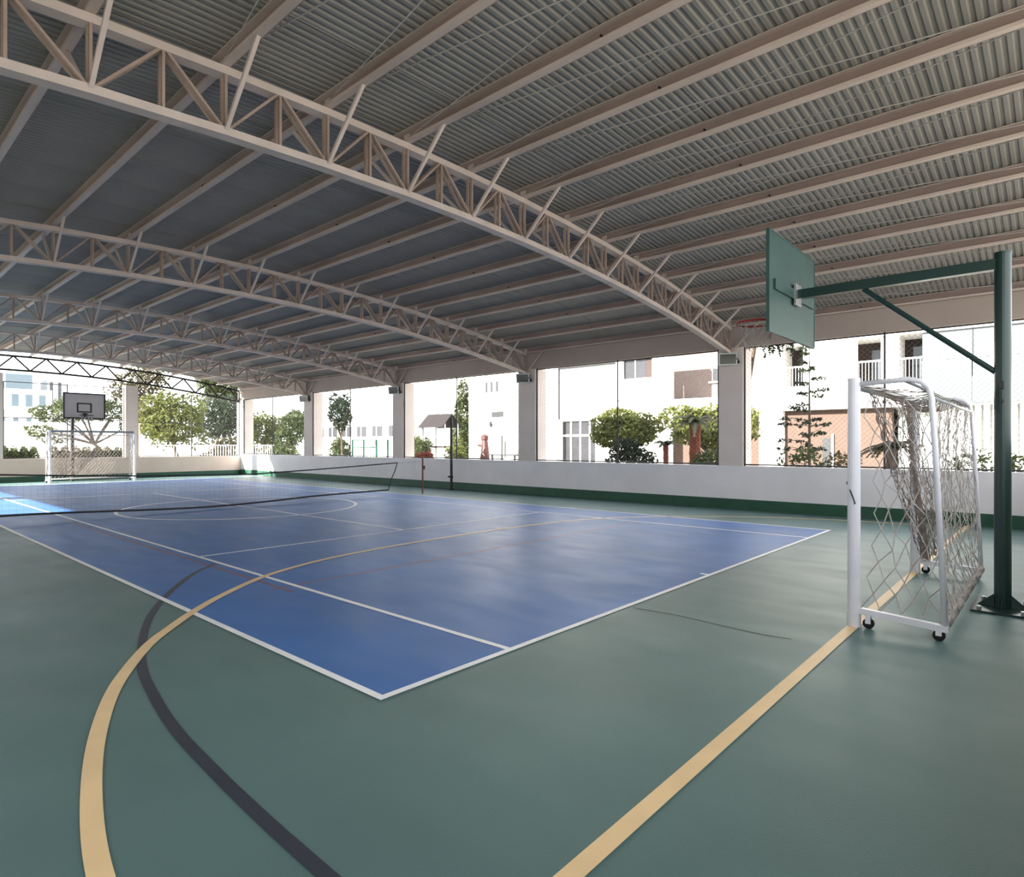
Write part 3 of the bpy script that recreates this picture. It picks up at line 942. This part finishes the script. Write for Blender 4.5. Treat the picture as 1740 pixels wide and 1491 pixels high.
tree('garden_tree', (22.0, 34.0, GZ), blobcloud((22.0, 34.2, 3.6), (0.9, 1.3, 1.25), 10, 55, 0.4), 'dark round-crowned tree left of the turquoise frame', 'tree', L_dark, 1700, 0.12, 0.07, 8, 55)
tree('garden_shrub', (22.6, 35.2, GZ), blobcloud((22.6, 35.0, 1.2), (0.7, 1.1, 0.85), 6, 56), 'shrub at the foot of the dark round-crowned tree', 'shrub', L_mid, 1000, 0.12, 0.05, 5, 56)
tree('garden_shrub', (26.5, 32.6, GZ), blobcloud((26.5, 32.6, 1.2), (0.8, 1.6, 0.9), 6, 57), 'pale green hedge bush behind the turquoise frame', 'shrub', L_bright, 1000, 0.12, 0.05, 5, 57)
tree('garden_tree', (22.0, 44.5, GZ), blobcloud((22.0, 44.3, 2.7), (1.4, 1.5, 1.7), 9, 58), 'bright tree just right of the far corner column', 'tree', L_bright, 2200, 0.15, 0.12, 6, 58)
tree('garden_tree', (22.0, 40.2, GZ), blobcloud((22.0, 40.2, 2.7), (1.2, 1.5, 1.5), 9, 59), 'rounded tree left of the fourth right-hand column', 'tree', L_mid, 2200, 0.14, 0.12, 6, 59)
tree('garden_shrub', (19.0, 36.0, GZ), blobcloud((19.0, 36.2, 0.8), (0.55, 2.2, 0.75), 9, 60), 'low hedge between the far corner column and the fourth column', 'shrub', L_mid, 1800, 0.12, 0.05, 6, 60)
# far end
tree('garden_tree', (14.4, 40.0, GZ), blobcloud((14.4, 40.0, 2.9), (2.0, 1.8, 1.9), 12, 61), 'large yellow-green tree behind the far railing', 'tree', L_bright, 4200, 0.15, 0.15, 7, 61)
tree('garden_tree', (18.2, 44.0, GZ), blobcloud((18.4, 44.0, 3.3), (2.1, 1.8, 1.9), 10, 62), 'grey-green tree to the right of the large yellow-green tree', 'tree', L_grey, 3200, 0.16, 0.14, 7, 62)
tree('garden_shrub', (16.4, 36.6, GZ), blobcloud((16.4, 36.6, 0.95), (2.2, 0.6, 0.95), 10, 63), 'low olive bushes behind the far railing', 'shrub', L_olive, 2000, 0.13, 0.06, 6, 63)
tree('tall_tree', (15.2, 50.0, GZ), blobcloud((15.6, 50.0, 6.2), (2.4, 1.6, 2.2), 9, 64), 'tall sparse tree rising above the far railing up to the end truss', 'tree', L_olive, 1300, 0.17, 0.16, 8, 64, shell=0.2)
tree('tall_tree', (23.0, 52.0, GZ), blobcloud((22.6, 52.0, 6.6), (2.8, 1.6, 2.0), 9, 65), 'tall tree behind the right end of the far truss', 'tree', L_mid, 2200, 0.18, 0.16, 8, 65, shell=0.3)
tree('umbrella_tree', (11.6, 43.0, GZ), [(9.3, 43.0, 3.3, 1.6, 1.2, 0.55), (11.6, 43.0, 3.5, 1.7, 1.2, 0.65), (10.4, 43, 3.9, 1.6, 1.2, 0.6), (8.3, 43, 2.3, 0.8, 0.8, 0.4), (12.8, 43, 2.6, 0.8, 0.8, 0.4), (8.9, 43, 1.9, 0.9, 0.7, 0.35)], 'flat-topped spreading tree behind the white backboard', 'tree', L_mid, 2600, 0.13, 0.13, 9, 66)
for k, (xa, xb, lm, lb) in enumerate([(4.0, 6.9, L_mid, 'clipped green hedge behind the far wall at the left edge'), (7.25, 10.9, L_olive, 'brownish hedge behind the far goal')]):
    tr_ = Thing('clipped_hedge', ((xa + xb) / 2, 36.2, GZ), lb, 'hedge', 'hedges behind the far wall')
    rnd = random.Random(70 + k)
    lv = MB()
    bl = [(xa + (xb - xa) * (i + 0.5) / 8, 36.2, 0.65, (xb - xa) / 13, 0.5, 0.82) for i in range(8)]
    leaves(lv, bl, 4200, 0.08, rnd, 0.7)
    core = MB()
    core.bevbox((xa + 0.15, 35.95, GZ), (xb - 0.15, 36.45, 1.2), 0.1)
    tr_.part('foliage', lv, lm)
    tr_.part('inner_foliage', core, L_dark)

# ------------------------------------------------------------------ white railing beyond the far wall
t = Thing('picket_railing', (13.2, 34.2, GZ), 'white picket railing beyond the far wall', 'railing')
for z in (0.75, 1.46):
    t.part('rail', MB().box((10.2, 34.17, z), (17.6, 34.23, z + 0.05)), M_plaster)
x = 10.2
pk = None
while x < 17.6:
    if pk is None:
        pk = t.part('picket', MB().box((x, 34.185, GZ), (x + 0.035, 34.215, 1.46)), M_plaster)
        x00 = x
    else:
        c = pk.copy(); COL.objects.link(c); c.parent = t.o; c.location = (x - x00, 0, 0)
    x += 0.14
t = Thing('gate_pier', (10.25, 34.0, GZ), 'slim pinkish pier right behind the middle far column', 'pier')
t.part('shaft', MB().box((10.32, 33.85, GZ), (10.5, 34.05, 2.5)), M_wall_far)
t.part('cap', MB().box((10.28, 33.81, 2.5), (10.54, 34.09, 2.58)), M_wall_far)

# ------------------------------------------------------------------ residential building to the right
XB = 26.0
B = Thing('residential_building', (28.0, 2.0, GZ), 'white two-storey building with balconies behind the near goal', 'building')
def bb(name, x0, x1, y0, y1, z0, z1, m, parent=None):
    mb = MB().box((x0, y0, z0), (x1, y1, z1))
    return B.sub(parent, name, mb, m) if parent is not None else B.part(name, mb, m)
bb('parapet', XB - 0.1, XB + 6, -10, 9.35, 5.5, 7.2, M_plaster)
bb('floor_slab', XB - 0.1, XB + 6, -10, 9.35, 2.9, 3.85, M_plaster)
bb('pier', XB, XB + 1.2, 8.41, 9.35, GZ, 5.5, M_plaster)
bb('wall_panel', XB, XB + 0.25, 5.73, 7.62, 3.85, 5.5, M_plaster)
bb('pier', XB, XB + 1.2, 4.36, 4.92, 3.85, 5.5, M_plaster)
bb('rear_wall', XB + 1.4, XB + 1.6, -10, 9.3, GZ, 5.5, M_brown)
bb('lower_wall', XB + 0.3, XB + 0.5, 4.6, 8.41, GZ, 2.9, M_tan)
dr = bb('service_door', XB + 0.22, XB + 0.3, 6.65, 6.97, GZ, 1.78, M_dark)
bb('door_frame', XB + 0.20, XB + 0.3, 6.58, 6.65, GZ, 1.95, M_plaster, dr)
for (a, b) in ((7.62, 8.41), (4.92, 5.73), (3.64, 4.36)):
    d_ = bb('balcony_door', XB + 1.3, XB + 1.4, a + 0.05, b - 0.25, 3.9, 5.2, M_darkglass)
    r_ = bb('balcony_rail', XB - 0.04, XB + 0.0, a, b, 4.60, 4.66, M_plaster)
    k = a + 0.05
    while k < b:
        bb('baluster', XB - 0.03, XB - 0.01, k, k + 0.02, 3.85, 4.60, M_tube_grey, r_)
        k += 0.11
# glazed veranda
for i in range(5):
    b_ = 3.64 - i * 1.45
    a = b_ - 1.42
    w_ = bb('glazed_panel', XB + 0.02, XB + 0.05, a, b_, 4.5, 5.5, M_glass)
    bb('mullion', XB - 0.01, XB + 0.07, a - 0.03, a, 3.85, 5.5, M_greyglass, w_)
    bb('glass_balustrade', XB - 0.16, XB - 0.13, a, b_, 2.95, 4.42, M_glass)
bb('handrail', XB - 0.18, XB - 0.11, -6, 3.64, 4.42, 4.46, M_plaster)
for i in range(22):
    y = 3.2 - i * 0.24
    bb('vertical_slat', XB + 0.3, XB + 0.36, y, y + 0.17, GZ, 2.9, M_plaster)
bb('infill_wall', XB + 0.7, XB + 0.9, -10, 4.5, GZ, 2.9, M_lampbody)
# second volume
B = Thing('residential_building', (29.0, 15.0, GZ), 'white building with a window balcony behind the palms', 'building')
bb('set_back_wall', XB + 2.5, XB + 6, 9.4, 14.6, 3.4, 8.0, M_pink)
sw = bb('small_window', XB + 2.42, XB + 2.5, 11.9, 12.4, 4.55, 5.15, M_darkglass)
bb('window_sill', XB + 2.36, XB + 2.5, 11.7, 12.6, 4.48, 4.55, M_plaster, sw)
bb('terrace_band', XB, XB + 3, 9.4, 13.35, 2.9, 3.6, M_plaster)
bb('lower_wall', XB + 1.5, XB + 1.7, 9.4, 14, GZ, 2.9, M_tan)
bb('upper_wall', XB, XB + 0.3, 13.35, 14.31, 2.85, 6.2, M_plaster)
bb('upper_wall', XB, XB + 0.3, 14.31, 15.94, 2.85, 4.70, M_plaster)
bb('upper_wall', XB, XB + 0.3, 15.94, 16.3, 2.85, 6.2, M_plaster)
bb('lintel', XB, XB + 0.3, 14.31, 15.94, 5.62, 6.2, M_plaster)
bb('upper_wall', XB + 0.15, XB + 0.4, 16.3, 19.9, 2.85, 5.58, M_plaster)
bb('parapet', XB, XB + 0.4, 16.3, 19.9, 5.58, 6.8, M_plaster)
for a_ in (((16.3, 16.36), (2.85, 5.58)), ((19.84, 19.9), (2.85, 5.58)), ((16.36, 19.84), (5.5, 5.58))):
    bb('panel_joint', XB + 0.10, XB + 0.149, a_[0][0], a_[0][1], a_[1][0], a_[1][1], M_greyglass)
bb('end_pier', XB - 0.1, XB + 2, 19.9, 20.6, GZ, 6.8, M_plaster)
w_ = bb('window', XB + 0.2, XB + 0.25, 14.75, 15.94, 4.70, 5.62, M_greyglass)
bb('mullion', XB + 0.17, XB + 0.2, 15.28, 15.34, 4.70, 5.62, M_plaster, w_)
bb('shutter', XB + 0.16, XB + 0.22, 14.33, 14.72, 4.70, 5.62, M_brown)
r_ = bb('balcony_rail', XB - 0.3, XB - 0.26, 14.2, 16.1, 4.62, 4.66, M_plaster)
for k in range(18):
    bb('baluster', XB - 0.29, XB - 0.27, 14.22 + 0.105 * k, 14.24 + 0.105 * k, 3.8, 4.62, M_greyglass, r_)
bb('balcony_slab', XB - 0.32, XB, 14.1, 16.2, 3.7, 3.8, M_plaster)
bb('lower_front', XB, XB + 0.3, 14, 17.5, GZ, 2.85, M_plaster)
w_ = bb('glazed_door', XB + 0.5, XB + 0.55, 17.5, 19.9, GZ, 2.75, M_greyglass)
for y in (18.1, 18.7, 19.3):
    bb('mullion', XB + 0.45, XB + 0.5, y, y + 0.08, GZ, 2.75, M_plaster, w_)
bb('transom', XB + 0.44, XB + 0.5, 17.5, 19.9, 1.95, 2.05, M_plaster, w_)
# third volume
B = Thing('service_block', (28.0, 24.6, GZ), 'blank white block with a dark plaque and three slit windows', 'building')
bb('wall_block', XB, XB + 3.5, 22.4, 26.6, GZ, 8.5, M_plaster)
for y in (25.02, 24.62, 24.18):
    bb('slit_window', XB - 0.03, XB, y, y + 0.16, 4.58, 5.17, M_greyglass)
bb('plaque', XB - 0.05, XB, 23.79, 24.67, 3.12, 3.42, M_dark)
lp = bb('wall_lamp', XB - 0.14, XB, 24.66, 24.76, 2.55, 2.85, M_dark)
bb('lamp_arm', XB - 0.05, XB, 24.2, 25.2, 2.72, 2.78, M_lampbody, lp)
bb('door', XB - 0.04, XB, 22.9, 23.9, GZ, 2.2, M_plaster)
bb('door_handle', XB - 0.09, XB - 0.04, 23.55, 23.62, 0.8, 1.7, M_dark)
# distant white houses
B = Thing('distant_house', (52, 72, GZ), 'distant white house with a row of grey windows', 'building')
bb('wall_block', 50, 62, 62, 88, GZ, 5.2, M_plaster)
for k in range(6):
    y = 64 + 3.6 * k
    w_ = bb('window', 49.92, 50, y, y + 2.2, 2.6, 4.0, M_greyglass)
    bb('mullion', 49.85, 49.92, y + 1.05, y + 1.2, 2.6, 4.0, M_plaster, w_)
B = Thing('distant_house', (70, 74, GZ), 'tall pale block rising behind the playhouse', 'building')
bb('wall_block', 64, 76, 52, 96, GZ, 13.5, M_plaster)
for k in range(5):
    bb('window_strip', 63.9, 64, 56 + 8 * k, 57 + 8 * k, 3, 11, M_towerglass)
# towers and low white building beyond the far end
B = Thing('office_tower', (20.5, 120, GZ), 'pale blue glass tower at the left edge of the skyline', 'building')
bb('core', 18.7, 22.3, 120, 126, GZ, 12.6, M_tower)
for k in range(9):
    bb('glass_band', 18.9, 22.1, 119.85, 120, 1.2 + 1.25 * k, 2.3 + 1.25 * k, M_towerglass)
B = Thing('office_tower', (25.4, 120, GZ), 'narrow pale tower with dark vertical strips behind the backboard', 'building')
bb('core', 24.1, 26.7, 120, 125, GZ, 11.9, M_tower)
for k in range(2):
    bb('dark_strip', 24.4 + 1.1 * k, 24.75 + 1.1 * k, 119.85, 120, 1.0, 11.4, M_greyglass)
B = Thing('low_white_building', (13, 70, GZ), 'low white building across the street at left', 'building')
bb('wall_block', 6, 15.6, 70, 78, GZ, 4.6, M_plaster)
bb('upper_block', 11.2, 14.6, 71, 77, 4.6, 6.6, M_plaster)
for k in range(3):
    w_ = bb('window', 11.6 + 1.0 * k, 12.1 + 1.0 * k, 70.92, 71, 5.0, 6.1, M_towerglass)
for k in range(5):
    bb('vent', 10.6 + 0.95 * k, 10.95 + 0.95 * k, 69.93, 70, 3.6, 3.95, M_towerglass)
bb('coping', 5.9, 15.7, 69.9, 70, 4.5, 4.62, M_lampbody)
# unseen block added on the left to keep sun off the near court
B = Thing('added_shade_block', (-12, 13, GZ), 'plain white block added left of the hall to shade the court', 'building')
bb('wall_block', -16, -9, 1.5, 21.4, GZ, 6.2, M_plaster)

# ------------------------------------------------------------------ playground
P = Thing('playhouse', (24, 27.1, GZ), 'small playhouse with a brown shingled gable roof', 'playhouse', None)
y0, y1, x0, x1 = 25.9, 28.0, 23.4, 24.6
for sg in (1, -1):
    mb = MB()
    ridge = (24.0, 3.25)
    ex = 24.0 + sg * 0.75
    mb.add([(24.0, y0, 3.25), (24.0, y1, 3.25), (ex, y1, 2.5), (ex, y0, 2.5), (24.0, y0, 3.30), (24.0, y1, 3.30), (ex, y1, 2.55), (ex, y0, 2.55)],
           [(0, 1, 2, 3), (7, 6, 5, 4), (0, 4, 5, 1), (1, 5, 6, 2), (2, 6, 7, 3), (3, 7, 4, 0)])
    P.part('roof_slope', mb, M_roof_tile)
for xx in (23.5, 24.5):
    for yy in (26.0, 27.9):
        P.part('post', MB().box((xx - 0.05, yy - 0.05, GZ), (xx + 0.05, yy + 0.05, 2.75)), M_tube_grey)
P.part('deck', MB().box((23.4, 25.95, 1.35), (24.6, 27.95, 1.43)), M_brown)
P.part('guard_rail', MB().box((23.42, 25.95, 1.95), (23.47, 27.95, 2.0)), M_plaster)
P = Thing('playground_frame', (24, 34.4, GZ), 'turquoise playground climbing frame', 'play frame')
for yy in (33.1, 35.8):
    P.part('upright', MB().tube([(24, yy, GZ), (24, yy, 1.85)], 0.07, 8), M_turq)
    P.part('upright', MB().tube([(24.9, yy, GZ), (24.9, yy, 1.85)], 0.07, 8), M_turq)
for zz in (1.82, 1.35):
    P.part('crossbar', MB().tube([(24, 33.1, zz), (24, 35.8, zz)], 0.04, 8), M_turq)
for k in range(7):
    P.part('rung', MB().tube([(24, 33.4 + 0.36 * k, 1.35), (24, 33.4 + 0.36 * k, 0.3)], 0.025, 6), M_turq)
P = Thing('climbing_post', (24, 23.3, GZ), 'red-brown moulded climbing post in front of the white block', 'play post')
P.part('shaft', MB().tube([(24, 23.3, GZ), (24, 23.3, 0.9), (24, 23.28, 1.3), (24, 23.3, 1.75)], [0.30, 0.26, 0.2, 0.16], 10), M_terracotta)
P.part('head', MB().tube([(24, 23.3, 1.72), (24, 23.3, 1.8), (24, 23.3, 1.98), (24, 23.3, 2.06)], [0.12, 0.2, 0.2, 0.1], 10), M_terracotta)
P.part('arm', MB().tube([(24, 23.35, 1.45), (24, 23.8, 1.5)], 0.06, 8), M_terracotta)
P.part('foot', MB().box((23.7, 22.9, GZ), (24.3, 23.7, 0.3)), M_terracotta)
P = Thing('garden_bench', (24, 22.0, GZ), 'low dark bench rail in front of the white block', 'bench')
P.part('seat', MB().box((23.8, 20.9, 0.95), (24.1, 22.9, 1.02)), M_dark)
for yy in (21.1, 22.0, 22.7):
    P.part('leg', MB().box((23.9, yy - 0.04, GZ), (24.0, yy + 0.04, 0.95)), M_dark)
P.part('pole', MB().tube([(23.95, 22.0, 1.0), (23.95, 22.0, 2.0)], 0.04, 8), M_dark)
